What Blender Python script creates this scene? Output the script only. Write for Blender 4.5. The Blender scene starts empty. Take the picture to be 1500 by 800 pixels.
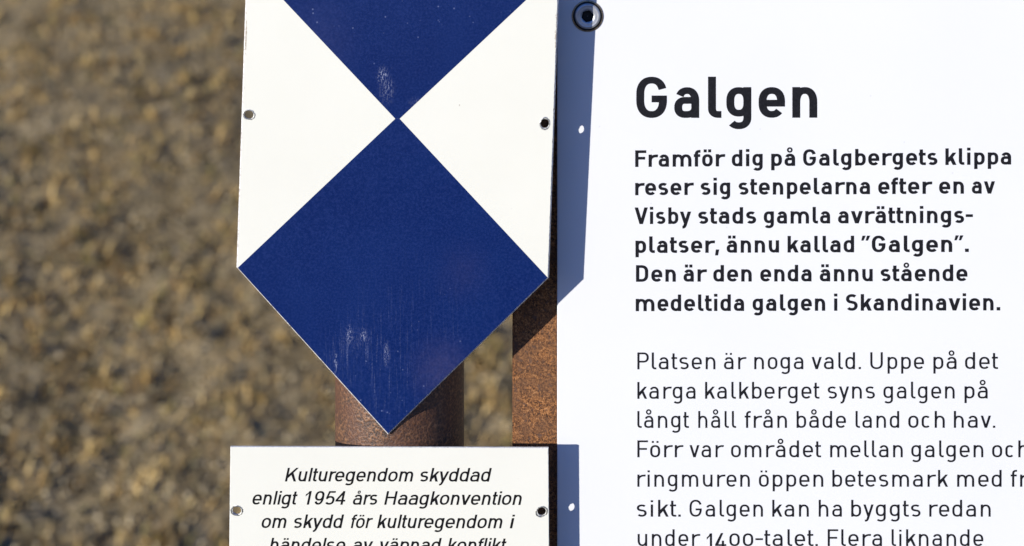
import bpy, bmesh, math, random
import numpy as np
from mathutils import Vector

# ------------------------------------------------------------------ camera, sky, sun, exposure
C = bpy.context.scene
PX = 0.00032                 # metres per photo pixel on the face of the information board
F = 1600.0                   # focal length in photo pixels
DIST = F * PX                # camera to board face (board face is the plane y = 0)
CX, CY = 750.0, -120.0       # foot of the perpendicular from the lens, in photo pixels
CAMZ = 1.45
SUN = Vector((1.19, 1.0, -0.385)).normalized()     # direction the sunlight travels

cam_d = bpy.data.cameras.new('camera'); cam = bpy.data.objects.new('camera', cam_d)
C.collection.objects.link(cam); C.camera = cam
cam.location = (0, -DIST, CAMZ); cam.rotation_euler = (math.radians(90), 0, 0)
cam_d.sensor_width = 36.0; cam_d.lens = 36.0 * F / 1500.0
cam_d.shift_y = (CY - 400.0) / 1500.0
cam_d.clip_start = 0.02; cam_d.clip_end = 2000
cam_d.dof.use_dof = True; cam_d.dof.focus_distance = DIST - 0.010; cam_d.dof.aperture_fstop = 5.5
cam_d.dof.aperture_blades = 7

w = bpy.data.worlds.new('World'); C.world = w; w.use_nodes = True
wn = w.node_tree.nodes; bg = wn['Background']
sky = wn.new('ShaderNodeTexSky'); sky.sky_type = 'NISHITA'; sky.sun_disc = False
sky.sun_elevation = math.asin(-SUN.z); sky.sun_rotation = math.atan2(-SUN.x, -SUN.y)
sky.air_density = 1.0; sky.dust_density = 0.1; sky.ozone_density = 2.0
hs = wn.new('ShaderNodeHueSaturation'); hs.inputs['Saturation'].default_value = 1.45     # white balance set for the sun
w.node_tree.links.new(sky.outputs[0], hs.inputs['Color']); wb = wn.new('ShaderNodeMix'); wb.data_type = 'RGBA'; wb.blend_type = 'MULTIPLY'; wb.inputs[0].default_value = 1; wb.inputs[7].default_value = (1.05, 1.0, 1.75, 1)
w.node_tree.links.new(hs.outputs[0], wb.inputs[6]); w.node_tree.links.new(wb.outputs[2], bg.inputs[0]); bg.inputs[1].default_value = 0.080

sun_d = bpy.data.lights.new('sun', 'SUN'); sun = bpy.data.objects.new('sun', sun_d)
C.collection.objects.link(sun); sun.rotation_euler = SUN.to_track_quat('-Z', 'Y').to_euler()
sun_d.energy = 5.0; sun_d.angle = math.radians(0.5); sun_d.color = (1.0, 0.965, 0.89)

C.view_settings.view_transform = 'Standard'; C.view_settings.look = 'None'
C.view_settings.exposure = 0.30; C.view_settings.gamma = 1.0
C.view_settings.use_curve_mapping = False
C.render.filter_size = 1.0

rng = np.random.default_rng(7); random.seed(7)
COL = C.collection

# ------------------------------------------------------------------ helpers
def ray(px, py):
    return Vector(((px - CX) / F, 1.0, (CY - py) / F))
CAM = Vector((0, -DIST, CAMZ))
def at(px, py, y=0.0):
    return CAM + ray(px, py) * (y + DIST)

class Plane:
    """a real tilted plane in the place: u to the right, v up, n towards the viewer's side"""
    def __init__(s, o, u, v):
        s.o = o; s.u = u.normalized(); s.v = (v - v.dot(s.u) * s.u).normalized(); s.n = s.u.cross(s.v)
    def uv(s, px, py):
        d = ray(px, py); t = (s.o - CAM).dot(s.n) / d.dot(s.n); q = CAM + d * t - s.o
        return (q.dot(s.u), q.dot(s.v))
    def p(s, uv, h=0.0):
        return s.o + s.u * uv[0] + s.v * uv[1] + s.n * h

def obj(name, verts, faces, mats, parent=None, origin=None, fm=None, smooth=False):
    o0 = Vector(origin) if origin is not None else (parent.location.copy() if parent else Vector())
    if parent is not None and parent.parent is not None and origin is None:
        o0 = parent['_o'] if '_o' in parent else o0
    me = bpy.data.meshes.new(name)
    me.from_pydata([tuple(Vector(v) - o0) for v in verts], [], faces)
    if not isinstance(mats, (list, tuple)): mats = [mats]
    for m in mats: me.materials.append(m)
    if fm: me.polygons.foreach_set('material_index', fm)
    if smooth: me.polygons.foreach_set('use_smooth', [True] * len(me.polygons))
    me.update()
    o = bpy.data.objects.new(name, me); COL.objects.link(o)
    if parent is not None: o.parent = parent
    else: o.location = o0
    return o

def tag(o, label=None, cat=None, kind=None, group=None):
    if label: o['label'] = label
    if cat: o['category'] = cat
    if kind: o['kind'] = kind
    if group: o['group'] = group
    return o

class MB:
    def __init__(s): s.v = []; s.f = []; s.m = []
    def poly(s, pts, m=0):
        i = len(s.v); s.v += [Vector(p) for p in pts]; s.f.append(list(range(i, i + len(pts)))); s.m.append(m)
    def lathe(s, c, ax, prof, n=48, m=0, seg0=0):
        """prof: list of (radius, height along ax)"""
        ax = Vector(ax).normalized(); a = ax.orthogonal().normalized(); b = ax.cross(a)
        i = len(s.v)
        for r, h in prof:
            for k in range(n):
                t = 2 * math.pi * (k + 0.5) / n
                s.v.append(Vector(c) + ax * h + (a * math.cos(t) + b * math.sin(t)) * r)
        for j in range(len(prof) - 1):
            for k in range(n):
                k2 = (k + 1) % n
                s.f.append([i + j*n + k, i + j*n + k2, i + (j+1)*n + k2, i + (j+1)*n + k]); s.m.append(m)
    def build(s, name, mats, parent=None, origin=None, smooth=False):
        return obj(name, s.v, s.f, mats, parent, origin, s.m, smooth)

# ------------------------------------------------------------------ materials
class N:
    def __init__(s, name):
        s.mat = bpy.data.materials.new(name); s.mat.use_nodes = True
        s.t = s.mat.node_tree; s.b = s.t.nodes['Principled BSDF']
        s.tc = s.t.nodes.new('ShaderNodeTexCoord')
    def link(s, a, b): s.t.links.new(a, b)
    def map(s, scale=(1,1,1), loc=(0,0,0)):
        m = s.t.nodes.new('ShaderNodeMapping'); m.inputs['Scale'].default_value = scale; m.inputs['Location'].default_value = loc
        s.link(s.tc.outputs['Object'], m.inputs[0]); return m.outputs[0]
    def noise(s, scale, detail=3, rough=.5, vec=None, dist=0):
        n = s.t.nodes.new('ShaderNodeTexNoise'); n.inputs['Scale'].default_value = scale; n.inputs['Detail'].default_value = detail
        n.inputs['Roughness'].default_value = rough; n.inputs['Distortion'].default_value = dist
        s.link(vec if vec is not None else s.tc.outputs['Object'], n.inputs['Vector']); return n.outputs['Fac']
    def voro(s, scale, out='Distance', vec=None, rand=1):
        n = s.t.nodes.new('ShaderNodeTexVoronoi'); n.inputs['Scale'].default_value = scale; n.inputs['Randomness'].default_value = rand
        s.link(vec if vec is not None else s.tc.outputs['Object'], n.inputs['Vector']); return n.outputs[out]
    def ramp(s, fac, stops, interp='LINEAR'):
        r = s.t.nodes.new('ShaderNodeValToRGB'); r.color_ramp.interpolation = interp
        e = r.color_ramp.elements
        while len(e) < len(stops): e.new(0.5)
        for k, (p, c) in enumerate(stops):
            e[k].position = p; e[k].color = (c, c, c, 1) if isinstance(c, (int, float)) else (*c, 1)
        s.link(fac, r.inputs[0]); return r.outputs[0]
    def math(s, op, a, b=None, clamp=False):
        n = s.t.nodes.new('ShaderNodeMath'); n.operation = op; n.use_clamp = clamp
        for k, x in enumerate((a, b)):
            if x is None: continue
            if isinstance(x, (int, float)): n.inputs[k].default_value = x
            else: s.link(x, n.inputs[k])
        return n.outputs[0]
    def mix(s, fac, a, b, mode='MIX'):
        n = s.t.nodes.new('ShaderNodeMix'); n.data_type = 'RGBA'; n.blend_type = mode
        for sock, x in ((n.inputs['Factor'], fac), (n.inputs['A'], a), (n.inputs['B'], b)):
            pass
        ins = [n.inputs[0], n.inputs[6], n.inputs[7]]
        for sock, x in zip(ins, (fac, a, b)):
            if isinstance(x, (int, float)): sock.default_value = x
            elif isinstance(x, tuple): sock.default_value = (*x, 1)
            else: s.link(x, sock)
        return n.outputs[2]
    def blob(s, cx, cz, rx, rz, soft=1.0):
        """soft patch round a spot of the object's own surface (object x, z)"""
        m = s.map((1 / rx, 0, 1 / rz), (-cx / rx, 0, -cz / rz))
        l = s.t.nodes.new('ShaderNodeVectorMath'); l.operation = 'LENGTH'; s.link(m, l.inputs[0])
        r = s.t.nodes.new('ShaderNodeMapRange'); r.interpolation_type = 'SMOOTHSTEP'
        r.inputs[1].default_value = 1.0; r.inputs[2].default_value = 1.0 - soft; r.inputs[3].default_value = 0; r.inputs[4].default_value = 1
        s.link(l.outputs['Value'], r.inputs[0]); return r.outputs[0]
    def set(s, **k):
        for a, x in k.items():
            i = s.b.inputs[a.replace('_', ' ')]
            if isinstance(x, (int, float)): i.default_value = x
            elif isinstance(x, tuple): i.default_value = (*x, 1)
            else: s.link(x, i)
    def bump(s, h, strength=.3, dist=.0002):
        n = s.t.nodes.new('ShaderNodeBump'); n.inputs['Strength'].default_value = strength; n.inputs['Distance'].default_value = dist
        s.link(h, n.inputs['Height']); s.link(n.outputs[0], s.b.inputs['Normal'])

def m_white_enamel(chips=()):
    n = N('white_enamel')
    d = n.noise(14, 4, .6)
    sp = n.ramp(n.voro(330), [(0, 1), (.05, 1), (.09, 0)])
    gate = n.ramp(n.noise(60, 2), [(.66, 0), (.72, 1)])
    c = n.ramp(d, [(.3, (.738, .725, .638)), (.7, (.765, .753, .668))])
    c = n.mix(n.math('MULTIPLY', n.math('MULTIPLY', sp, gate), .25), c, (.25, .22, .18))
    zone = None
    for (px, py, rx, ry, k) in chips:
        b = n.math('MULTIPLY', n.blob((px - 575) * .000309, (330 - py) * .000309, rx * .000309, ry * .000309), k)
        zone = b if zone is None else n.math('MAXIMUM', zone, b)
    if zone is not None:
        ch = n.math('GREATER_THAN', n.math('ADD', n.math('MULTIPLY', zone, .45), n.noise(1.0, 4, .75, n.map((1500, 0, 520)))), .83)
        c = n.mix(n.math('MULTIPLY', ch, .85), c, (.33, .25, .17))
    n.set(Base_Color=c, Roughness=n.ramp(n.noise(300, 2), [(.3, .28), (.7, .38)]), Specular_IOR_Level=.35)
    n.bump(n.noise(420, 2), .12, .0001)
    return n.mat

def m_worn_edge():
    n = N('worn_plate_edge')
    c = n.ramp(n.noise(900, 4, .7), [(.26, (.10, .08, .065)), (.36, (.38, .35, .32)), (.48, (.62, .60, .57)), (.7, (.82, .81, .79))])
    n.set(Base_Color=c, Roughness=.5, Metallic=.25); n.bump(n.noise(1200, 3), .6, .0003)
    return n.mat

def m_blue(cx, cz):
    """blue enamel film with scuffs; (cx, cz) is the object-space centre of the emblem"""
    n = N('blue_film')
    base = n.ramp(n.noise(22, 4, .6), [(.3, (.0016, .012, .082)), (.7, (.0036, .018, .102))])
    fine = n.ramp(n.noise(1000, 3, .7), [(.42, 0), (.72, 1)])
    base = n.mix(n.math('MULTIPLY', fine, .45), base, (.022, .042, .17))
    # pale pin-prick specks
    v = n.t.nodes.new('ShaderNodeTexVoronoi'); v.inputs['Scale'].default_value = 420
    n.link(n.tc.outputs['Object'], v.inputs['Vector'])
    sp = n.ramp(v.outputs['Distance'], [(0, 1), (.10, 1), (.22, 0)])
    sel = n.ramp(n.math('MULTIPLY', v.outputs['Color'], 1.0), [(.80, 0), (.86, 1)])
    base = n.mix(n.math('MULTIPLY', n.math('MULTIPLY', sp, sel), .36), base, (.25, .30, .50))
    # vertical scratch streaks, thick near the lower point
    st = n.noise(1.0, 5, .8, n.map((1000, 0, 45)))
    st = n.ramp(st, [(.53, 0), (.66, 1)])
    dash = n.ramp(n.noise(1.0, 2, .5, n.map((1400, 0, 1100))), [(.42, .15), (.65, 1)])
    P = lambda px, py: ((px - 575) * .000309 + cx, (330 - py) * .000309 + cz)
    zone = None
    for (px, py, rx, ry, k) in ((560, 560, 110, 120, .22), (530, 500, 60, 65, .25), (480, 540, 50, 70, .30), (600, 480, 140, 140, .14)):
        x, z = P(px, py); b = n.math('MULTIPLY', n.blob(x, z, rx * .000309, ry * .000309), k)
        zone = b if zone is None else n.math('ADD', zone, b)
    scr = n.math('MULTIPLY', n.math('MULTIPLY', st, dash), zone, True)
    base = n.mix(scr, base, (.30, .34, .52))
    # scuffed marks: one near the crossing, two dashes lower down
    grain = n.ramp(n.noise(1.0, 3, .75, n.map((1500, 0, 650))), [(.50, 0), (.60, 1)])
    scuff = None
    for (px, py, rx, ry, k) in ((561, 110, 12, 19, .85), (567, 130, 16, 28, .45), (511, 493, 7, 20, 1.0), (532, 493, 7, 14, .95), (566, 520, 6, 26, .6), (609, 150, 14, 12, .3), (518, 500, 26, 34, .10), (491, 533, 4, 22, .8)):
        x, z = P(px, py); b = n.math('MULTIPLY', n.blob(x, z, rx * .000309, ry * .000309), k)
        scuff = b if scuff is None else n.math('MAXIMUM', scuff, b)
    base = n.mix(n.math('MULTIPLY', n.math('MULTIPLY', scuff, grain), .62), base, (.52, .56, .72))
    # faint pinkish patches; the first one paints a reflection into the blue
    x, z = P(648, 545); pinkish = n.blob(x, z, 65 * .000309, 70 * .000309)
    x, z = P(680, 400); pinkish = n.math('MAXIMUM', pinkish, n.math('MULTIPLY', n.blob(x, z, 55 * .000309, 60 * .000309), .35))
    x, z = P(470, 60); pinkish = n.math('MAXIMUM', pinkish, n.math('MULTIPLY', n.blob(x, z, 70 * .000309, 90 * .000309), .35))
    wn_ = n.ramp(n.noise(500, 3, .6), [(.3, .15), (.7, .45)])
    base = n.mix(n.math('MULTIPLY', pinkish, wn_), base, (.055, .050, .125))
    n.set(Base_Color=base, Roughness=n.math('ADD', n.math('MULTIPLY', pinkish, .12), .30), Specular_IOR_Level=.25)
    n.bump(n.noise(700, 3), .18, .0001)
    return n.mat

def m_rust(name, kind):
    n = N(name)
    if kind == 'flat':
        a = n.noise(900, 4, .75); b = n.noise(2100, 3, .7); c0 = n.noise(110, 4, .65)
        f = n.math('ADD', n.math('MULTIPLY', a, .55), n.math('MULTIPLY', b, .45))
        c = n.ramp(f, [(.38, (.020, .013, .012)), (.45, (.085, .040, .022)), (.50, (.235, .100, .038)), (.56, (.40, .178, .066)), (.66, (.56, .33, .16))])
        grey = n.ramp(n.noise(430, 2, .5), [(.58, 0), (.68, .6)])
        c = n.mix(grey, c, (.070, .058, .060))
        c = n.mix(n.ramp(c0, [(.38, .6), (.60, 0)]), c, (.12, .065, .040), 'MIX')
        n.set(Base_Color=c, Roughness=.8, Specular_IOR_Level=.12); n.bump(f, .7, .0004)
    else:
        a = n.noise(600, 4, .75); b = n.noise(70, 4, .6)
        v = n.voro(900)
        f = n.math('ADD', n.math('MULTIPLY', a, .7), n.math('MULTIPLY', v, .35))
        c = n.ramp(f, [(.40, (.018, .010, .007)), (.50, (.065, .029, .013)), (.60, (.165, .075, .032)), (.72, (.29, .150, .070))])
        c = n.mix(n.ramp(b, [(.40, .6), (.62, 0)]), c, (.095, .034, .015))
        n.set(Base_Color=c, Roughness=n.ramp(f, [(.42, .60), (.70, .50)]), Specular_IOR_Level=.8, Metallic=.10, Coat_Weight=.10, Coat_Roughness=.50, Coat_IOR=1.9)
        n.bump(f, .9, .0005)
    return n.mat

def m_simple(name, col, rough, metal=0, bump=0, scale=800, spec=.4, var=.12):
    n = N(name)
    d = n.noise(scale, 3, .6)
    lo = tuple(x * (1 - var) for x in col); hi = tuple(min(1, x * (1 + var)) for x in col)
    n.set(Base_Color=n.ramp(d, [(.3, lo), (.7, hi)]), Roughness=rough, Metallic=metal, Specular_IOR_Level=spec)
    if bump: n.bump(d, bump, .0002)
    return n.mat

def m_board():
    n = N('white_laminate')
    c = n.ramp(n.noise(9, 3, .5), [(.3, (.728, .730, .728)), (.7, (.750, .750, .746))])
    sp = n.ramp(n.voro(60), [(0, 1), (.02, 1), (.035, 0)])
    c = n.mix(n.math('MULTIPLY', sp, .18), c, (.35, .34, .33))
    n.set(Base_Color=c, Roughness=.42, Specular_IOR_Level=.35); n.bump(n.noise(900, 2), .05, .00005)
    return n.mat

M_enamel = m_white_enamel(); M_enamel_chipped = m_white_enamel([(359.5, 45, 5, 75, 1), (356, 120, 4, 30, .8), (351, 260, 4, 60, .55), (816, 60, 5, 90, .9), (811, 220, 4, 70, .6), (806, 350, 4, 50, .6), (673, 153, 5, 5, .75)]); M_edge = m_worn_edge(); M_board = m_board()
M_flat = m_rust('weathered_steel', 'flat'); M_pipe = m_rust('rusted_pipe', 'pipe')
M_ink = m_simple('printed_ink', (.011, .011, .014), .5, 0, .1, 1500, .2, .5)
M_ink2 = m_simple('black_film', (.006, .006, .007), .5, 0, .1, 1500, .2, .3)
M_steel = m_simple('stainless_steel', (.50, .51, .53), .38, .55, .35, 700)
M_wash = m_simple('stained_washer', (.36, .27, .17), .45, .7, .4, 900, .4, .5)
M_gap_shade = m_simple('gap_shade_black', (.012, .012, .012), .7)
M_sock = m_simple('socket_black', (.010, .009, .008), .8)  # near-black colour for the bolt's socket
M_eye = m_simple('eyelet_metal', (.50, .49, .46), .38, .85, .8, 1400, .4, .5)
M_clean = m_simple('cut_edge', (.66, .65, .61), .5, .1, .3, 1200, .3, .18)
M_core = m_simple('board_core', (.035, .033, .032), .6)

# ------------------------------------------------------------------ ground and dry grass (the setting)
_ph = rng.uniform(0, 6.28, (40, 2)); _k = rng.normal(0, 1, (40, 2)); _k /= np.linalg.norm(_k, axis=1)[:, None]
_f = np.geomspace(.6, 14, 40)
def ground_z(x, y):
    x = np.asarray(x, float); y = np.asarray(y, float)
    t = np.clip(y - 1.6, 0, None)
    z = .50 * (np.sqrt(t * t + .09) - .3) * np.where(t > 0, 1, 0)
    z = np.where(y > 14, .50 * 12.1 + (1 - np.exp(-(y - 14) / 12)) * 6, z)
    amp = .055
    near_ = np.clip((y - .9) / .6, 0, 1) * np.clip((8 - y) / 2, 0, 1)
    for k, a, p in ((41, .4, 0), (53, 1.5, 1), (67, 2.6, 2), (37, 2.1, 4), (83, .9, 5)):
        z = z + .0075 * near_ * np.sin(k * (x * math.cos(a) + y * math.sin(a)) + p + 2 * np.sin(k * .31 * x + p))
    for i in range(40):
        z = z + amp / _f[i] ** .85 * .35 * np.sin(_f[i] * (_k[i, 0] * x + _k[i, 1] * y) + _ph[i, 0])
    near = np.clip((np.hypot(x, y) - .3) / .6, 0, 1)
    return z * near

def axis(a, b, step, far):
    inner = np.arange(a, b + 1e-6, step); n = 16
    out = far * (np.geomspace(1, 60, n) - 1) / 59
    return np.concatenate([(a - out[1:])[::-1], inner, b + out[1:]])
gx = axis(-5, 5, .05, 250); gy = axis(-1.5, 9, .05, 300)
X, Y = np.meshgrid(gx, gy); Z = ground_z(X, Y)
nx, ny = len(gx), len(gy)
vv = np.stack([X.ravel(), Y.ravel(), Z.ravel()], 1)
ii = (np.arange(ny - 1)[:, None] * nx + np.arange(nx - 1)[None]).ravel()
ff = np.stack([ii, ii + 1, ii + nx + 1, ii + nx], 1)
me = bpy.data.meshes.new('ground'); me.from_pydata(vv.tolist(), [], ff.tolist())
g = bpy.data.objects.new('ground', me); COL.objects.link(g)
n = N('dry_soil')
a = n.noise(11, 6, .7); b = n.noise(60, 4, .7); c0 = n.noise(1.3, 3, .5)
f = n.math('ADD', n.math('MULTIPLY', a, .5), n.math('MULTIPLY', b, .5))
c = n.ramp(f, [(.34, (.085, .060, .030)), (.47, (.22, .165, .085)), (.56, (.36, .275, .15)), (.68, (.48, .38, .22))])
c = n.mix(n.ramp(c0, [(.4, .5), (.6, 0)]), c, (.16, .125, .075))
n.set(Base_Color=c, Roughness=.95, Specular_IOR_Level=.1); n.bump(f, .8, .03)
me.materials.append(n.mat); me.polygons.foreach_set('use_smooth', [True] * len(me.polygons))
tag(g, 'brown dry ground sloping up behind the signs', kind='structure')
n = N('absorber_dark')  # unseen dark strip before the signs, added to absorb warm ground bounce
f = n.noise(160, 4, .7)
n.set(Base_Color=n.ramp(f, [(.35, (.018, .019, .020)), (.6, (.055, .055, .056)), (.75, (.10, .10, .10))]), Roughness=.9, Specular_IOR_Level=.2); n.bump(f, .7, .01)
pxs = np.linspace(-30, 30, 121); pys = np.linspace(-4.5, -.30, 22)
Xp, Yp = np.meshgrid(pxs, pys); Zp = ground_z(Xp, Yp) * .3 + .055
me = bpy.data.meshes.new('added_bounce_absorber'); ii = (np.arange(21)[:, None] * 121 + np.arange(120)[None]).ravel()
me.from_pydata(np.stack([Xp.ravel(), Yp.ravel(), Zp.ravel()], 1).tolist(), [], np.stack([ii, ii + 1, ii + 122, ii + 121], 1).tolist())
me.materials.append(n.mat); o = bpy.data.objects.new('added_bounce_absorber', me); COL.objects.link(o); tag(o, kind='structure')

def dry_grass():
    NT = 21000
    y = .55 + 6.0 * rng.random(NT) ** 1.1
    x = rng.uniform(-1, 1, NT) * (.62 * (y + .6) + .5)
    # clumpy: keep more where a low-frequency field is high
    fld = sum(np.sin(k * (x * math.cos(a) + y * math.sin(a)) + p) for k, a, p in
              ((29, .3, 1.), (43, 1.4, 2.), (57, 2.3, .5), (73, .9, 4.), (37, 2.9, 3.)))
    keep = rng.random(NT) < .62 + .10 * fld
    x, y = x[keep], y[keep]; n_t = len(x)
    NB = 15
    tx = np.repeat(x, NB); ty = np.repeat(y, NB); nb = len(tx)
    sz = np.repeat(rng.uniform(.55, 1.5, n_t), NB)
    spread = np.repeat(rng.uniform(.008, .03, n_t), NB)
    bx = tx + rng.normal(0, 1, nb) * spread; by = ty + rng.normal(0, 1, nb) * spread
    bz = ground_z(bx, by) - .004
    az = rng.uniform(0, 6.283, nb); lean = rng.uniform(.5, 1.5, nb)
    L = sz * rng.uniform(.012, .048, nb); wd = rng.uniform(.0012, .0036, nb) * np.sqrt(sz)
    dx, dy = np.cos(az), np.sin(az); sx, sy = -dy, dx
    l1 = lean * .6; l2 = lean * 1.25
    def st(p, l, ln): return (p[0] + dx * np.sin(l) * ln, p[1] + dy * np.sin(l) * ln, p[2] + np.maximum(np.cos(l), .02) * ln)
    p0 = (bx, by, bz); p1 = st(p0, l1, L * .55); p2 = st(p1, l2, L * .45)
    V = np.empty((nb, 5, 3))
    for k, (p, s) in enumerate(((p0, 1), (p0, -1), (p1, -.8), (p1, .8), (p2, 0))):
        V[:, k, 0] = p[0] + sx * wd * s; V[:, k, 1] = p[1] + sy * wd * s; V[:, k, 2] = p[2]
    pal = np.array([(.36, .285, .165), (.27, .205, .115), (.175, .130, .075), (.42, .345, .215), (.155, .145, .062), (.105, .078, .048), (.30, .245, .150)])
    tuft_c = np.repeat(rng.choice(len(pal), n_t, p=(.22, .22, .16, .10, .10, .10, .10)), NB)
    own = rng.choice(len(pal), nb)
    ci = np.where(rng.random(nb) < .55, tuft_c, own)
    col = pal[ci] * np.array([1.95, 1.70, 1.12]) * rng.uniform(.75, 1.25, (nb, 1))
    me = bpy.data.meshes.new('dry_grass')
    me.vertices.add(nb * 5); me.vertices.foreach_set('co', V.ravel())
    base = (np.arange(nb) * 5)[:, None]
    loops = np.concatenate([base + np.array([[0, 1, 2, 3]]), base + np.array([[3, 2, 4]])], 1).ravel()
    me.loops.add(len(loops)); me.loops.foreach_set('vertex_index', loops)
    me.polygons.add(nb * 2)
    start = (np.arange(nb)[:, None] * 7 + np.array([[0, 4]])).ravel()
    me.polygons.foreach_set('loop_start', start)
    me.update(calc_edges=True); me.validate()
    at_ = me.attributes.new('blade', 'FLOAT_COLOR', 'POINT')
    c4 = np.ones((nb, 5, 4)); c4[:, :, :3] = col[:, None, :]
    at_.data.foreach_set('color', c4.ravel())
    m = N('dry_blade'); at2 = m.t.nodes.new('ShaderNodeAttribute'); at2.attribute_name = 'blade'
    m.link(at2.outputs['Color'], m.b.inputs['Base Color']); m.set(Roughness=.8, Specular_IOR_Level=.15)
    me.materials.append(m.mat)
    o = bpy.data.objects.new('dry_grass', me); COL.objects.link(o)
    tag(o, 'short withered brown grass covering the slope behind the signs', 'grass', 'stuff')
dry_grass()

def litter():
    n_ = 85000
    y = .8 + 5.2 * rng.random(n_) ** 1.1; x = rng.uniform(-1, 1, n_) * (.62 * (y + .6) + .4)
    z = ground_z(x, y) + rng.uniform(.002, .028, n_)
    r = np.minimum(rng.gamma(2.6, .0015, n_) + .0014, .0072)
    u = rng.normal(0, 1, (n_, 3, 3)); q, _r = np.linalg.qr(u)
    sc = rng.uniform(.45, 1.2, (n_, 3)); 
    d = np.array([(1,0,0),(-1,0,0),(0,1,0),(0,-1,0),(0,0,1),(0,0,-1)], float)
    V = np.einsum('nij,nkj->nki', q, d[None] * sc[:, None, :]) * r[:, None, None] + np.stack([x, y, z], 1)[:, None, :]
    T = np.array([(0,2,4),(2,1,4),(1,3,4),(3,0,4),(2,0,5),(1,2,5),(3,1,5),(0,3,5)])
    me = bpy.data.meshes.new('plant_litter')
    me.vertices.add(n_ * 6); me.vertices.foreach_set('co', V.ravel())
    lp = ((np.arange(n_) * 6)[:, None, None] + T[None]).ravel()
    me.loops.add(len(lp)); me.loops.foreach_set('vertex_index', lp)
    me.polygons.add(n_ * 8); me.polygons.foreach_set('loop_start', np.arange(n_ * 8) * 3)
    me.update(calc_edges=True); me.validate()
    pal = np.array([(.52, .43, .27), (.39, .31, .18), (.25, .20, .11), (.09, .07, .04), (.46, .385, .26), (.29, .245, .125), (.035, .028, .016)])
    col = pal[rng.choice(len(pal), n_, p=(.11, .23, .18, .15, .07, .12, .14))] * rng.uniform(.9, 1.5, (n_, 1))
    c4 = np.ones((n_, 6, 4)); c4[:, :, :3] = col[:, None, :]
    at_ = me.attributes.new('blade', 'FLOAT_COLOR', 'POINT'); at_.data.foreach_set('color', c4.ravel())
    m = N('litter'); at2 = m.t.nodes.new('ShaderNodeAttribute'); at2.attribute_name = 'blade'
    m.link(at2.outputs['Color'], m.b.inputs['Base Color']); m.set(Roughness=.85, Specular_IOR_Level=.15)
    me.materials.append(m.mat)
    o = bpy.data.objects.new('plant_litter', me); COL.objects.link(o)
    tag(o, 'loose crumbs of dead plants and grit lying in the withered grass', 'litter', 'stuff')
litter()

# ------------------------------------------------------------------ lettering: stroke-built glyphs
def se(cx, cy, rx, ry, a0, a1, n=14, p=2.3):
    out = []
    for i in range(n + 1):
        t = math.radians(a0 + (a1 - a0) * i / n); c, s = math.cos(t), math.sin(t)
        out.append((cx + rx * math.copysign(abs(c) ** (2 / p), c), cy + ry * math.copysign(abs(s) ** (2 / p), s)))
    return out
def stad(cx, y0, y1, rx, k, a0, a1, n=26):
    """stadium-like outline between centre-line heights y0 and y1"""
    ry = min((y1 - y0) / 2, rx * k); out = []
    for i in range(n + 1):
        a = a0 + (a1 - a0) * i / n; t = math.radians(a); c, s = math.cos(t), math.sin(t)
        cy = y1 - ry if s > 1e-9 else (y0 + ry if s < -1e-9 else None)
        x = cx + rx * math.copysign(abs(c) ** (2 / 2.32), c)
        yy = ry * math.copysign(abs(s) ** (2 / 2.32), s)
        if cy is None: out.append((x, (y0 + y1) / 2))
        else: out.append((x, cy + yy))
    return out

STY = {
 'title':   dict(w=.196, h=.166, xh=.745, desc=-.275, arial=False),
 'bold':    dict(w=.198, h=.168, xh=.742, desc=-.275, arial=False),
 'regular': dict(w=.126, h=.110, xh=.722, desc=-.29, arial=False),
 'italic':  dict(w=.158, h=.130, xh=.748, desc=-.285, arial=True),
}
# black widths (cap heights) for bold / regular, and for the slanted face; side bearings
WB = dict(a=.615,b=.625,c=.55,d=.625,e=.65,f=.40,g=.615,h=.615,k=.655,l=.33,m=1.12,n=.615,o=.63,p=.62,r=.50,s=.58,t=.42,u=.615,v=.70,y=.70,
          G=.755,F=.66,V=.82,D=.72,S=.69,P=.7,U=.74)
WR = dict(a=.56,b=.56,c=.50,d=.56,e=.585,f=.36,g=.56,h=.56,k=.575,l=.265,m=.96,n=.565,o=.565,p=.56,r=.43,s=.535,t=.345,u=.565,v=.585,y=.58,
          G=.72,F=.60,V=.75,D=.7,S=.62,P=.66,U=.72, **{'1': .3, '4': .62, '0': .58})
AB = dict(K=(75,655,667),u=(65,490,556),l=(64,154,222),t=(20,270,278),r=(65,345,333),e=(37,515,556),g=(33,490,556),n=(65,490,556),d=(35,490,556),
          o=(35,518,556),m=(65,768,833),s=(31,462,500),k=(66,500,500),y=(8,492,500),a=(36,500,556),i=(66,156,222),h=(65,490,556),v=(10,490,500),
          p=(65,520,556),f=(12,292,278),H=(80,640,722), **{'1': (109,373,556), '9': (42,508,556), '5': (38,515,556), '4': (15,512,556)})

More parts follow.
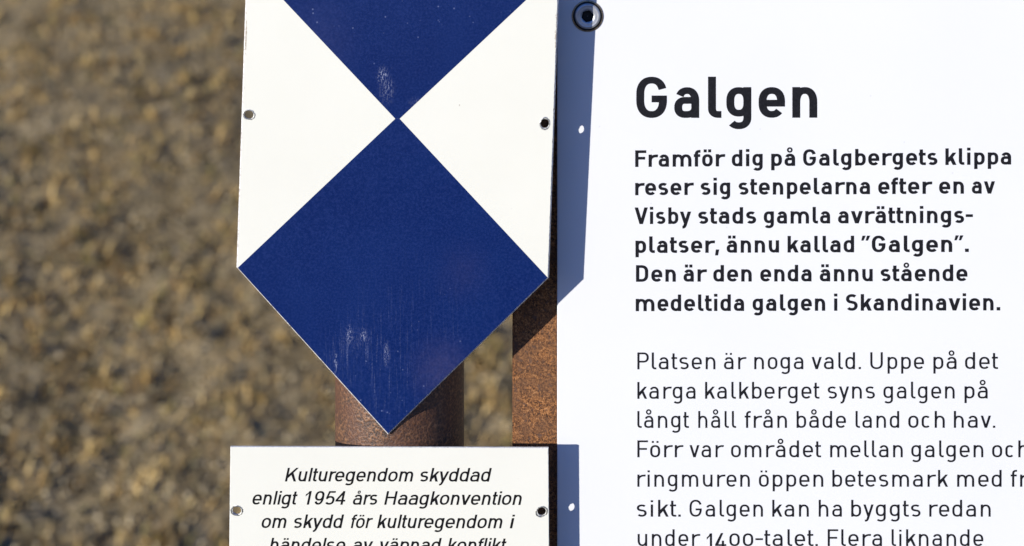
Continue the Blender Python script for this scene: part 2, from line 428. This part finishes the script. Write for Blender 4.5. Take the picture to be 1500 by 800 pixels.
def glyph(ch, W, st):
    """strokes ('s', pts) drawn with the nib, polygons ('p', pts); units: cap height"""
    w, h, xh, de = st['w'], st['h'], st['xh'], st['desc']; hw, hh = w / 2, h / 2; ar = st['arial']
    S = []; s = lambda *p: S.append(('s', list(p))); L = lambda pts: S.append(('s', list(pts))); P = lambda *p: S.append(('p', list(p)))
    rect = lambda x0, y0, x1, y1: P((x0, y0), (x1, y0), (x1, y1), (x0, y1))
    K = 1.18
    dots = None; base = ch
    if ch in 'åäö': base = {'å': 'a', 'ä': 'a', 'ö': 'o'}[ch]
    cx = W / 2; rx = cx - hw
    if base == 'o': L(stad(cx, hh, xh - hh, rx, K, 0, 360, 40))
    elif base in 'bdpq':
        x0 = hw if base in 'bp' else W - hw
        L(stad(cx, hh, xh - hh, rx, K, 0, 360, 40))
        if base in 'bd': rect(x0 - hw, 0, x0 + hw, 1.0)
        else: rect(x0 - hw, de + .02, x0 + hw, xh)
    elif base == 'g':
        L(stad(cx, hh + (.03 if not ar else .0), xh - hh, rx, K, 0, 360, 40))
        L([(W - hw, xh), (W - hw, de + hh + .2)] + se(cx, de + hh + .2, rx, .2, 0, -142, 16))
    elif base == 'c': L(stad(cx, hh, xh - hh, rx, K, 42, 318))
    elif base == 'e':
        yb = xh * .475
        s((hw, yb), (W - .004, yb))
        L([(W - hw, yb - hh)] + stad(cx, hh, xh - hh, rx, K, 1, 320, 30))
    elif base == 'a':
        ry = .25; yc = xh - hh - ry
        L(list(reversed([(W - hw, 0), (W - hw, yc)] + se(cx + .01, yc, rx - .01, ry, 4, 152, 14))))
        ym = xh * .57; rb = (ym - hh) / 2
        L([(W - hw, ym), (hw + rb * .95, ym)] + se(hw + rb * .95, hh + rb, rb * .95, rb, 92, 268, 14) + [(cx * .98, hh)]
          + se(cx * .98, hh + .17, W - hw - cx * .98, .17, -80, -8, 8))
    elif base in 'nhm':
        top = 1.0 if base == 'h' else xh
        rect(0, 0, w, top)
        spans = [(hw, W - hw)] if base != 'm' else [(hw, cx), (cx, W - hw)]
        for a, b in spans:
            r_ = (b - a) / 2; ry = min(.30, r_ * 1.35)
            L(se((a + b) / 2, xh - hh - ry, r_, ry, 178, 0, 18) + [(b, 0)])
    elif base == 'r':
        rect(0, 0, w, xh); ry = .27
        L(se(W * .98, xh - hh - ry - .01, W * .98 - hw, ry + .01, 178, 82, 12))
        if not ar: L([(W * .9, xh - hh), (W, xh - hh - .02)])
    elif base == 'u':
        rect(W - w, 0, W, xh); ry = .29
        L([(hw, xh), (hw, hh + ry)] + se(cx, hh + ry, rx, ry, 180, 358, 18))
    elif base == 'i' or base == 'ı':
        rect(0, 0, w, xh)
        rect(-.004, .86, w + .004, .86 + w * .88) if not ar else rect(0, .862, w, 1.0)
    elif base == 'l':
        if ar: rect(0, 0, w, 1.0)
        else:
            r_ = min(.15, W - hw)
            L([(hw, 1.0), (hw, hh + r_)] + se(hw + r_, hh + r_, r_, r_, 180, 268, 8) + [(W, hh)])
    elif base == 't':
        xs = W * .36 if not ar else W * .42; r_ = .13
        L([(xs, .945 if not ar else .96), (xs, hh + r_)] + se(xs + r_, hh + r_, r_, r_, 180, 266, 8) + [(W, hh + (.0 if not ar else .005))])
        s((0, xh - hh), (W * .97, xh - hh))
    elif base == 'f':
        xs = W * .40; r_ = .16
        L([(xs, 0), (xs, 1.0 - hh - r_)] + se(xs + r_, 1 - hh - r_, r_, r_, 180, 92, 8) + [(W, 1 - hh)])
        s((0, xh - hh), (W * .96, xh - hh))
    elif base in 'sS':
        H = xh if base == 's' else 1.0; k2 = .49
        ym = H * .515
        up = se(cx, (ym + H - hh) / 2, rx, (H - hh - ym) / 2, 38, 236, 20, 2.2)
        lo = se(cx, (ym + hh) / 2, rx, (ym - hh) / 2, 56, -146, 20, 2.2)
        L(up + lo)
    elif base in 'vV':
        H = xh if base == 'v' else 1.0; q = w * 1.10
        for a in (0, W - q): P((a, H), (a + q, H), (cx + q * .5, 0), (cx - q * .5, 0))
    elif base == 'y':
        q = w * 1.08
        P((0, xh), (q, xh), (cx + q * .46, .03), (cx - q * .5, .03))
        yb = de + hh + .06; k2 = (W - q / 2 - cx) / xh; xb = cx + k2 * (yb)
        P((W - q, xh), (W, xh), (xb + q / 2, yb), (xb - q / 2, yb))
        L([(xb + .01, yb + .03)] + [(xb - .025, yb - .025), (xb - .07, de + hh + .005), (xb - .15, de + hh)])
    elif base in 'kK':
        H = xh if base == 'k' else 1.0; q = w * 1.12
        rect(0, 0, w, 1.0)
        y0 = H * .30; x0 = w * .7
        P((W - q - .01, H), (W - .01, H), (x0 + q * .55, y0 - .02), (x0, y0 - .06), (x0, y0 + .16))
        t_ = .44; jx = x0 + (W - q - x0) * t_; jy = y0 + (H - y0) * t_ + .04
        P((jx - q * .30, jy - .02), (jx + q * .62, jy + .07), (W, 0), (W - q, 0))
    elif base == 'G':
        L(stad(cx, hh, 1 - hh, rx, 1.25, 19, 358, 40) + [(W - hw, .46)])
        rect(W * .50, .378, W, .378 + h)
    elif base == 'F':
        rect(0, 0, w, 1); rect(0, 1 - h, W, 1); rect(0, .44, W * .9, .44 + h)
    elif base == 'H':
        rect(0, 0, w, 1); rect(W - w, 0, W, 1); rect(0, .47, W, .47 + h)
    elif base == 'P':
        rect(0, 0, w, 1); r_ = (1 - h - .40) / 2; xa = W - hw - r_
        L([(0, 1 - hh), (xa, 1 - hh)] + se(xa, 1 - hh - r_, r_, r_, 88, -88, 16) + [(xa, 1 - hh - 2 * r_), (0, 1 - hh - 2 * r_)])
    elif base == 'D':
        rect(0, 0, w, 1); r_ = .30; xa = W - hw - r_
        L([(0, 1 - hh), (xa, 1 - hh)] + se(xa, 1 - hh - r_, r_, r_, 88, 0, 10) + se(xa, hh + r_, r_, r_, 0, -88, 10) + [(xa, hh), (0, hh)])
    elif base == 'U':
        L([(hw, 1), (hw, hh + .3)] + se(cx, hh + .3, rx, .3, 180, 360, 22) + [(W - hw, 1)])
    elif base == '.': rect(0, 0, w * 1.08, w * 1.02)
    elif base == ',': P((.02, w * 1.02), (w * 1.1, w * 1.02), (w * .75, -.16), (-.03, -.16))
    elif base == '-': rect(0, .36, W, .36 + h)
    elif base == '”':
        for a in (0, w * 1.25): P((a + .05, 1.0), (a + w * 1.05 + .03, 1.0), (a + w * .55, .70), (a - .02, .70))
    elif base == '1':
        H = 1.0 if ar else .76
        rect(W - w, 0, W, H); P((W - w, H), (W - w * .3, H), (0, H - .24), (0, H - .24 - h * 1.25), (W - w, H - .18))
    elif base == '0': L(stad(cx, hh, .76 - hh, rx, K, 0, 360, 40))
    elif base == '4':
        d0 = 0 if ar else -.22; H = 1.0 + d0
        xs = W * .70; yb = d0 + .23
        rect(xs - hw, d0, xs + hw, H if ar else d0 + .55); rect(0, yb, W, yb + h)
        if ar:
            P((xs - hw * .6, H), (0, yb + h), (0, yb + h * .6), (w * .88, yb + h * .6), (xs - hw * .5, .76)); rect(xs - hw * .6, .9, xs + hw * .4, H)
        else: P((xs - w * .9, H), (xs + .02, H), (w * 1.05, yb), (0, yb), (0, yb + h))
    elif base == '9':
        L(stad(cx, .36, 1 - hh, rx, K, 0, 360, 36))
        L([(W - hw, .66), (W - hw, .5)] + se(cx, .5, rx, .5 - hh, -6, -146, 20))
    elif base == '5':
        rect(W * .24, 1 - h, W * .95, 1)
        P((W * .24, 1), (W * .24 + w * .9, 1), (w * 1.05, .50), (0.02, .46))
        L([(hw + .02, .50)] + se(cx, (.64 - hh + hh) / 2, rx, .32 - hh, 148, -148, 28))
    if ch in 'äö':
        q = w * .92; gp = .13 if not ar else .11; y0 = .85
        for x in (cx - gp - q / 2, cx + gp - q / 2): rect(x, y0, x + q, y0 + (q if not ar else .125))
    if ch == 'å':
        r_ = .165 if not ar else .12; t = (w + h) * .25 * (1.0 if w < .15 else .72)
        S.append(('ring', (cx, xh + .055 + r_ + (0 if not ar else .0)), r_, t * 1.5))
    return S

def bearings(ch, st, W):
    b = {'å': 'a', 'ä': 'a', 'ö': 'o'}.get(ch, ch)
    wide = st['w'] > .15
    stem, rnd, dg = (.108, .070, .025) if wide else (.135, .085, .035)
    Lf = stem if b in 'bhiklmnpruFPDUKH' else (dg if b in 'vyVtf-,.”' else rnd)
    Rt = stem if b in 'adghimnuqDUHG' else (dg if b in 'vyVrtkfFKP-,”l' else rnd)
    if b == 'l': Rt = .05
    if b in '.,': Lf = .07; Rt = .07
    return Lf, Rt

def strip(pts, w, h):
    pts = [p for i, p in enumerate(pts) if i == 0 or math.hypot(p[0] - pts[i-1][0], p[1] - pts[i-1][1]) > 1e-3]
    n = len(pts); out = []
    closed = abs(pts[0][0] - pts[-1][0]) < 1e-6 and abs(pts[0][1] - pts[-1][1]) < 1e-6 and n > 4
    L_, R_ = [], []
    for i, (x, y) in enumerate(pts):
        a = pts[i - 1] if i > 0 else (pts[-2] if closed else pts[0])
        b = pts[i + 1] if i < n - 1 else (pts[1] if closed else pts[-1])
        dx, dy = b[0] - a[0], b[1] - a[1]; d = math.hypot(dx, dy) or 1
        nx_, ny_ = -dy / d, dx / d
        # keep an even stroke where two straight runs meet
        k = 1.0
        if 0 < i < n - 1:
            d1 = (x - a[0], y - a[1]); l1 = math.hypot(*d1) or 1
            c = abs((-d1[1] / l1) * nx_ + (d1[0] / l1) * ny_); k = 1 / max(c, .75)
        L_.append((x + nx_ * w / 2 * k, y + ny_ * h / 2 * k)); R_.append((x - nx_ * w / 2 * k, y - ny_ * h / 2 * k))
    return [[L_[i], R_[i], R_[i + 1], L_[i + 1]] for i in range(n - 1)]

def word_polys(word, style):
    """polygons in cap-height units, starting at x = 0; returns polys and black width"""
    st = STY[style]; x = 0; polys = []; first = True; end = 0; lvl = 0
    for ch in word:
        if st['arial']:
            b = {'å': 'a', 'ä': 'a', 'ö': 'o'}.get(ch, ch); l, r, adv = (q / 716 for q in AB[b])
            W = r - l; Lf, Rt = l, adv - r
        else:
            tab = WB if st['w'] > .15 else WR
            b = {'å': 'a', 'ä': 'a', 'ö': 'o'}.get(ch, ch)
            W = tab.get(b, {'i': st['w'], '.': st['w'] * 1.08, ',': st['w'] * 1.1, '-': .42, '”': st['w'] * 2.4}.get(b, .5))
            Lf, Rt = bearings(ch, st, W)
        if not first: x += Lf
        first = False
        for k, s in enumerate(glyph(ch, W, st)):
            lvl = k
            if s[0] == 's': qs = strip(s[1], st['w'], st['h'])
            elif s[0] == 'p': qs = [s[1]]
            else:
                (cx, cy), r, t = s[1], s[2], s[3]
                pts = [(cx + (r - t / 2) * math.cos(a * math.pi / 12), cy + (r - t / 2) * math.sin(a * math.pi / 12)) for a in range(25)]
                pts[-1] = pts[0]; qs = strip(pts, t, t)
            for q in qs: polys.append(([(x + a, b) for a, b in q], lvl))
        end = x + W; x += W + Rt
    return polys, end

def text_line(words, style, cap, b0, b1, xa, xb, slant=0.0):
    """words: (text, x0, x1) in photo-plane pixels; baseline runs from b0 at xa to b1 at xb.  -> [(pts, level)]"""
    out = []
    for txt, x0, x1 in words:
        polys, wd = word_polys(txt, style)
        sx = (x1 - x0) / wd
        for pts, lvl in polys:
            q = []
            for a, b in pts:
                x = x0 + a * sx + slant * b * cap
                base = b0 + (b1 - b0) * (x - xa) / (xb - xa)
                q.append((x, base - b * cap))
            out.append((q, lvl))
    return out

# ------------------------------------------------------------------ information board
def box_pts(a, b):
    return [(a[0], a[1], a[2]), (b[0], a[1], a[2]), (b[0], b[1], a[2]), (a[0], b[1], a[2]),
            (a[0], a[1], b[2]), (b[0], a[1], b[2]), (b[0], b[1], b[2]), (a[0], b[1], b[2])]
def bevel_box(mb, a, b, r, m=0):
    bm = bmesh.new(); vs = [bm.verts.new(p) for p in box_pts(a, b)]
    for f_ in ((0,3,2,1),(4,5,6,7),(0,1,5,4),(1,2,6,5),(2,3,7,6),(3,0,4,7)): bm.faces.new([vs[i] for i in f_])
    bmesh.ops.bevel(bm, geom=bm.edges[:], offset=r, segments=2, affect='EDGES')
    i = len(mb.v); bm.verts.index_update(); mb.v += [v.co.copy() for v in bm.verts]
    for f_ in bm.faces: mb.f.append([i + v.index for v in f_.verts]); mb.m.append(m)
    bm.free()

BT = .0036
tl = at(816.3, -44); br = at(2230, 1750)
mb = MB(); bevel_box(mb, (tl.x, 0, br.z), (br.x, BT, tl.z), .0004)
board = mb.build('information_board', [M_board], None, (tl.x, BT, br.z))
tag(board, 'large white information board with black Swedish text headed Galgen', 'information board')
# dark core of the laminate shows on the board's cut edge
mb = MB(); bevel_box(mb, (tl.x - .00006, .0007, br.z + .001), (tl.x + .0002, BT - .0003, tl.z - .001), .0001)
mb.build('edge_core', [M_core], board)

def s25(lst, ox): return [(t, a / 2.5 + ox, b / 2.5 + ox) for t, a, b in lst]
LINES = [
 ('title', 60.4, 172.9, 172.2, s25([('Galgen', 80, 743)], 900)),
 ('bold', 24.4, 244.7, 241.2, s25([('Framför', 76, 402), ('dig', 430, 543), ('på', 574, 662), ('Galgbergets', 691, 1183), ('klippa', 1212, 1453)], 900)),
 ('bold', 24.4, 286.2, 283.6, s25([('reser', 76, 287), ('sig', 316, 424), ('stenpelarna', 455, 936), ('efter', 966, 1160), ('en', 1189, 1280), ('av', 1309, 1394)], 900)),
 ('bold', 24.4, 328.4, 326.6, s25([('Visby', 74, 281), ('stads', 307, 519), ('gamla', 547, 790), ('avrättnings-', 819, 1313)], 900)),
 ('bold', 24.4, 370.8, 369.0, s25([('platser,', 77, 384), ('ännu', 411, 603), ('kallad', 634, 878), ('”Galgen”.', 905, 1298)], 900)),
 ('bold', 24.4, 412.9, 411.8, s25([('Den', 79, 225), ('är', 253, 335), ('den', 362, 503), ('enda', 534, 722), ('ännu', 752, 946), ('stående', 975, 1293)], 900)),
 ('bold', 24.4, 456.0, 454.8, s25([('medeltida', 78, 475), ('galgen', 506, 772), ('i', 804.5, 816.5), ('Skandinavien.', 848, 1413)], 900)),
 ('regular', 24.8, 541.2, 540.6, s25([('Platsen', 84, 370), ('är', 401, 480), ('noga', 512, 692), ('vald.', 722, 903), ('Uppe', 937, 1134), ('på', 1168, 1253), ('det', 1284, 1405)], 900)),
 ('regular', 24.8, 584.4, 583.8, s25([('karga', 84, 297), ('kalkberget', 332, 751), ('syns', 781, 954), ('galgen', 985, 1246), ('på', 1282, 1367)], 900)),
 ('regular', 24.8, 627.0, 626.8, s25([('långt', 84, 273), ('håll', 307, 446), ('från', 477, 632), ('både', 667, 848), ('land', 883, 1043), ('och', 1076, 1210), ('hav.', 1243, 1395)], 900)),
 ('regular', 24.8, 670.0, 670.0, s25([('Förr', 84, 249), ('var', 275, 397), ('området', 427, 757), ('mellan', 790, 1056), ('galgen', 1087, 1351), ('och', 1383, 1516)], 900)),
 ('regular', 24.8, 713.2, 713.2, s25([('ringmuren', 84, 496), ('öppen', 529, 765), ('betesmark', 798, 1222), ('med', 1255, 1418), ('fri', 1451, 1533)], 900)),
 ('regular', 24.8, 757.0, 757.0, s25([('sikt.', 82, 243), ('Galgen', 275, 544), ('kan', 578, 712), ('ha', 748, 833), ('byggts', 867, 1121), ('redan', 1153, 1378)], 900)),
 ('regular', 24.8, 800.2, 800.2, s25([('under', 85, 311), ('1400-talet.', 338, 745), ('Flera', 781, 980), ('liknande', 1015, 1351)], 900)),
]
for sty, cap, b0, b1, words in LINES:
    mb = MB()
    for pts, lvl in text_line(words, sty, cap, b0, b1, 930, 1480):
        mb.poly([at(x, y, -.00003 - .000004 * lvl) for x, y in pts])
    o = mb.build('title_lettering' if sty == 'title' else 'text_line', [M_ink], board)

# ------------------------------------------------------------------ bolt in the board
bc = at(860.5, 23.5)
mb = MB(); mb.lathe(bc, (0, -1, 0), [(.0045, 0), (.0072, 0), (.0074, .0001), (.0074, .0003), (.0072, .0004), (.0040, .0004)], 48)
bolt = mb.build('bolt', [M_wash], board, None, True)
bolt['label'] = 'hex socket bolt with stained washer near the board corner'
mb = MB(); mb.lathe(bc, (0, -1, 0), [(.0040, .0004), (.0066, .0004), (.0068, .0005), (.0066, .0007), (.0040, .0007)], 48)
o = mb.build('gap_shade_ring', [M_gap_shade], board, None, True); o.parent = bolt  # black ring painting in the shade of the gap round the head
mb = MB()
mb.lathe(bc, (0, -1, 0), [(.0057, .0006), (.0060, .0008), (.0059, .0011), (.0054, .0014), (.0050, .00148), (.0048, .00140), (.0043, .00138), (.0036, .0014), (.0030, .00125), (.0027, .0010)], 60)
o = mb.build('bolt_head', [M_steel], board, None, True); o.parent = bolt
mb = MB()
mb.lathe(bc, (0, -1, 0), [(.0029, .00118), (.0026, .0009), (.0026, .0002), (.0001, .0001)], 6)
o = mb.build('socket', [M_sock], board); o.parent = bolt

# ------------------------------------------------------------------ flat weathered-steel post behind the board
a = at(750.6, 0, BT + .0002); b = at(978, 0, BT)
gz = -.25
mb = MB(); bevel_box(mb, (a.x, BT + .0002, gz), (b.x, BT + .0102, at(0, -30).z), .0006)
fp = mb.build('flat_post', [M_flat], None, (a.x + .035, BT + .005, 0))
tag(fp, 'flat orange rusted steel post standing behind the white board', 'post')

# ------------------------------------------------------------------ round pipe post
PR = .0311
sh_front = lambda py: -(50.6 - .0106 * py) * PX
py_axis = -.0123 + PR
pc = at(586, 400, py_axis)
mb = MB(); top = at(0, -60, py_axis).z
mb.lathe((pc.x, py_axis, 0), (0, 0, 1), [(PR, -.3 + (top + .299) * k / 400) for k in range(401)] + [(PR, top - .001), (PR - .001, top), (PR - .004, top), (PR - .004, top - .2)], 128)
rp = mb.build('round_post', [M_pipe], None, (pc.x, py_axis, 0), True)
tag(rp, 'round brown rusted pipe post behind the blue and white shield', 'post')

# ------------------------------------------------------------------ plates: convex outline with a worn front bevel and real holes
def inset(poly, d):
    """poly: convex, counter-clockwise (u, v)"""
    n = len(poly); out = []
    for i in range(n):
        p0, p1, p2 = Vector(poly[i - 1]), Vector(poly[i]), Vector(poly[(i + 1) % n])
        e1 = (p1 - p0).normalized(); e2 = (p2 - p1).normalized()
        n1 = Vector((-e1.y, e1.x)); n2 = Vector((-e2.y, e2.x)); m = (n1 + n2); k = d / (1 + n1.dot(n2))
        out.append(tuple(p1 + m * k))
    return out
def ragged(poly, amp, step, seed):
    """outline resampled, with the little nicks of a sheared and chipped edge"""
    r = random.Random(seed); out = []; n = len(poly)
    for i in range(n):
        a, b = Vector(poly[i]), Vector(poly[(i + 1) % n]); L_ = (b - a).length; k = max(1, int(L_ / step)); e = (b - a) / L_; nn = Vector((-e.y, e.x))
        for j in range(k):
            d = 0 if j == 0 else (r.random() ** 3) * amp
            out.append(tuple(a + (b - a) * (j / k) + nn * d))
    return out
def ring(c, r, n=28): return [(c[0] + r * math.cos(2 * math.pi * k / n), c[1] + r * math.sin(2 * math.pi * k / n)) for k in range(n)]
def fill(loops):
    bm = bmesh.new()
    for lp in loops:
        vs = [bm.verts.new((x, y, 0)) for x, y in lp]
        for i in range(len(vs)): bm.edges.new((vs[i], vs[(i + 1) % len(vs)]))
    bmesh.ops.triangle_fill(bm, use_beauty=True, use_dissolve=False, edges=bm.edges[:])
    bm.verts.index_update()
    tris = []
    for f_ in bm.faces:
        q = [(v.co.x, v.co.y) for v in f_.verts]
        ar_ = (q[1][0]-q[0][0])*(q[2][1]-q[0][1]) - (q[1][1]-q[0][1])*(q[2][0]-q[0][0])
        tris.append(q if ar_ > 0 else q[::-1])
    bm.free(); return tris
def plate(name, pl, outline, holes, thick, bev, mats, origin, seed):
    mb = MB(); base = ragged(outline, .00006, .0016, seed)
    fr = ragged(inset(outline, bev), .00022, .0011, seed + 1)
    for q in fill([fr] + holes): mb.poly([pl.p(a, 0) for a in q], 0)
    for q in fill([base] + holes): mb.poly([pl.p(a, -thick) for a in q[::-1]], 1)
    # bevel between the front inset loop and the outline, filled as a flat ring sloping back
    for q in fill([base, fr]):
        S = set(fr); mb.poly([pl.p(a, 0 if a in S else -bev * .8) for a in q], 1)
    n = len(base)
    for i in range(n):
        a, b = base[i], base[(i + 1) % n]
        mb.poly([pl.p(a, -bev * .8), pl.p(a, -thick), pl.p(b, -thick), pl.p(b, -bev * .8)], 1)
    for hl in holes:
        for i in range(len(hl)):
            a, b = hl[i], hl[(i + 1) % len(hl)]
            mb.poly([pl.p(a, 0), pl.p(b, 0), pl.p(b, -thick), pl.p(a, -thick)], 1)
    return mb.build(name, mats, None, origin)
def burr(parent, pl, c, r, seed, mat):
    """dented metal burr round a rivet hole: an uneven low ring with an inner lip"""
    rr = random.Random(seed); mb = MB(); n = 40; prof = ((r * .96, -.0009), (r * .96, .00002), (r * 1.06, .00014), (r * 1.16, .00009), (r * 1.27, .00002))
    wob = [1 + .10 * math.sin(2 * k / n * 6.28 + seed) + rr.uniform(-.06, .06) for k in range(n)]
    hz = [rr.uniform(.4, 1.7) for k in range(n)]
    rows = []
    for j, (q, hgt) in enumerate(prof):
        rows.append([pl.p((c[0] + q * (wob[k] if j > 0 else 1) * math.cos(2*math.pi*k/n), c[1] + q * (wob[k] if j > 0 else 1) * math.sin(2*math.pi*k/n)), hgt * (hz[k] if hgt > .00005 else 1)) for k in range(n)])
    i0 = 0
    for rw in rows: mb.v += rw
    for j in range(len(rows) - 1):
        for k in range(n):
            k2 = (k + 1) % n; mb.f.append([j*n + k, j*n + k2, (j+1)*n + k2, (j+1)*n + k]); mb.m.append(0)
    return mb.build('rivet_hole', [mat], parent, None, True)

# shield
o_ = at(575, 330, sh_front(330)); top_ = at(575, 0, sh_front(0)); bot_ = at(575, 600, sh_front(600))
spl = Plane(o_, Vector((1, 0.004, 0)), top_ - bot_)
so = spl.p((0, 0), -.0012)
OUT = [spl.uv(*q) for q in ((346, 392), (568.3, 637.5), (804.3, 407), (820.5, -58), (361.6, -72))]
H1 = spl.uv(364.5, 168); H2 = spl.uv(798, 181)
shield = plate('shield_sign', spl, OUT, [ring(H1, .0021), ring(H2, .0021)], .0012, .0006, [M_enamel_chipped, M_edge], tuple(so), 3)
tag(shield, 'pointed blue and white shield plate with scuffed paint on the pipe post', 'sign')
M_blue = m_blue(0, 0)
fr = [spl.uv(*q) for q in ((348.4, 392.2), (568.3, 634.6), (802.0, 406.4))]
def film(name, pix):
    q = [p if isinstance(p[0], float) and abs(p[0]) < 1 else spl.uv(*p) for p in pix]
    lo = [spl.p(a, .00001) for a in q]; hi = [spl.p(a, .00007) for a in q]
    mb = MB(); mb.poly(hi); n = len(q)
    for i in range(n): mb.poly([hi[i], lo[i], lo[(i + 1) % n], hi[(i + 1) % n]])
    return mb.build(name, [M_blue], shield)
film('blue_square', [(579.0, 174.0), fr[0], fr[1], fr[2], (585.2, 174.0)])
film('blue_triangle', [(819.0, -45.5), (363.4, -55.0), (578.9, 173.9), (585.3, 173.9)][::-1])
burr(shield, spl, H1, .0021, 2, M_eye); burr(shield, spl, H2, .0021, 5, M_eye)

# text plaque
pf = -.0133
qo = at(586, 740, pf)
qpl = Plane(qo, Vector((1, .0115, 0)), Vector((0, 0, 1)))
po = qpl.p((0, 0), -.0010)
OUT2 = [qpl.uv(*q) for q in ((337.3, 654.6), (335.0, 872), (805.0, 872), (803.6, 656.0))]
H3 = qpl.uv(346.8, 748.0); H4 = qpl.uv(793.5, 749.5)
plq = plate('text_plaque', qpl, OUT2, [ring(H3, .0020), ring(H4, .0020)], .0010, .0002, [M_enamel, M_clean], tuple(po), 11)
tag(plq, 'small white rectangular plaque with black slanted Swedish text below the shield', 'plaque')
burr(plq, qpl, H3, .0021, 8, M_eye); burr(plq, qpl, H4, .0021, 13, M_eye)
def s3(lst, k, oy): return [(t, a / k + oy, b / k + oy) for t, a, b in lst]
IT = [
 (705.3, 705.6, [('Kulturegendom', 262, 828), ('skyddad', 856, 1170)]),
 (739.2, 739.8, [('enligt', 120, 320), ('1954', 353, 527), ('års', 558, 672), ('Haagkonvention', 698, 1305)]),
 (773.5, 774.0, [('om', 160, 271), ('skydd', 301, 521), ('för', 547, 645), ('kulturegendom', 667, 1220), ('i', 1250, 1270)]),
 (807.8, 808.2, [('händelse', 193, 530), ('av', 560, 650), ('väpnad', 676, 950), ('konflikt', 975, 1238)]),
]
# the slant leans ascenders right of the last letter's foot, so word ends are pulled in by what the last letter overhangs
OVER = {'d': 1.0, 't': .95, 'i': 1.0}
for b0, b1, words in IT:
    cap = 20.0; mb = MB(); ws = []
    for t, a, b in s3(words, 3.0, 330):
        last = t[-1]; ov = OVER.get(last, .70) * .2126 * cap * (.9 if last != 'v' else 1)
        if last == '4': ov = .3 * .2126 * cap
        first = t[0]; st_ = .35 * .2126 * cap if first in 'eosvap' else (.64 * .2126 * cap if first == '1' else .0)
        ws.append((t, a - st_, b - ov))
    for pts, lvl in text_line(ws, 'italic', cap, b0, b1, 370, 765, .2126):
        mb.poly([qpl.p(qpl.uv(x, y), .00003 + .000004 * lvl) for x, y in pts])
    mb.build('text_line', [M_ink2], plq)
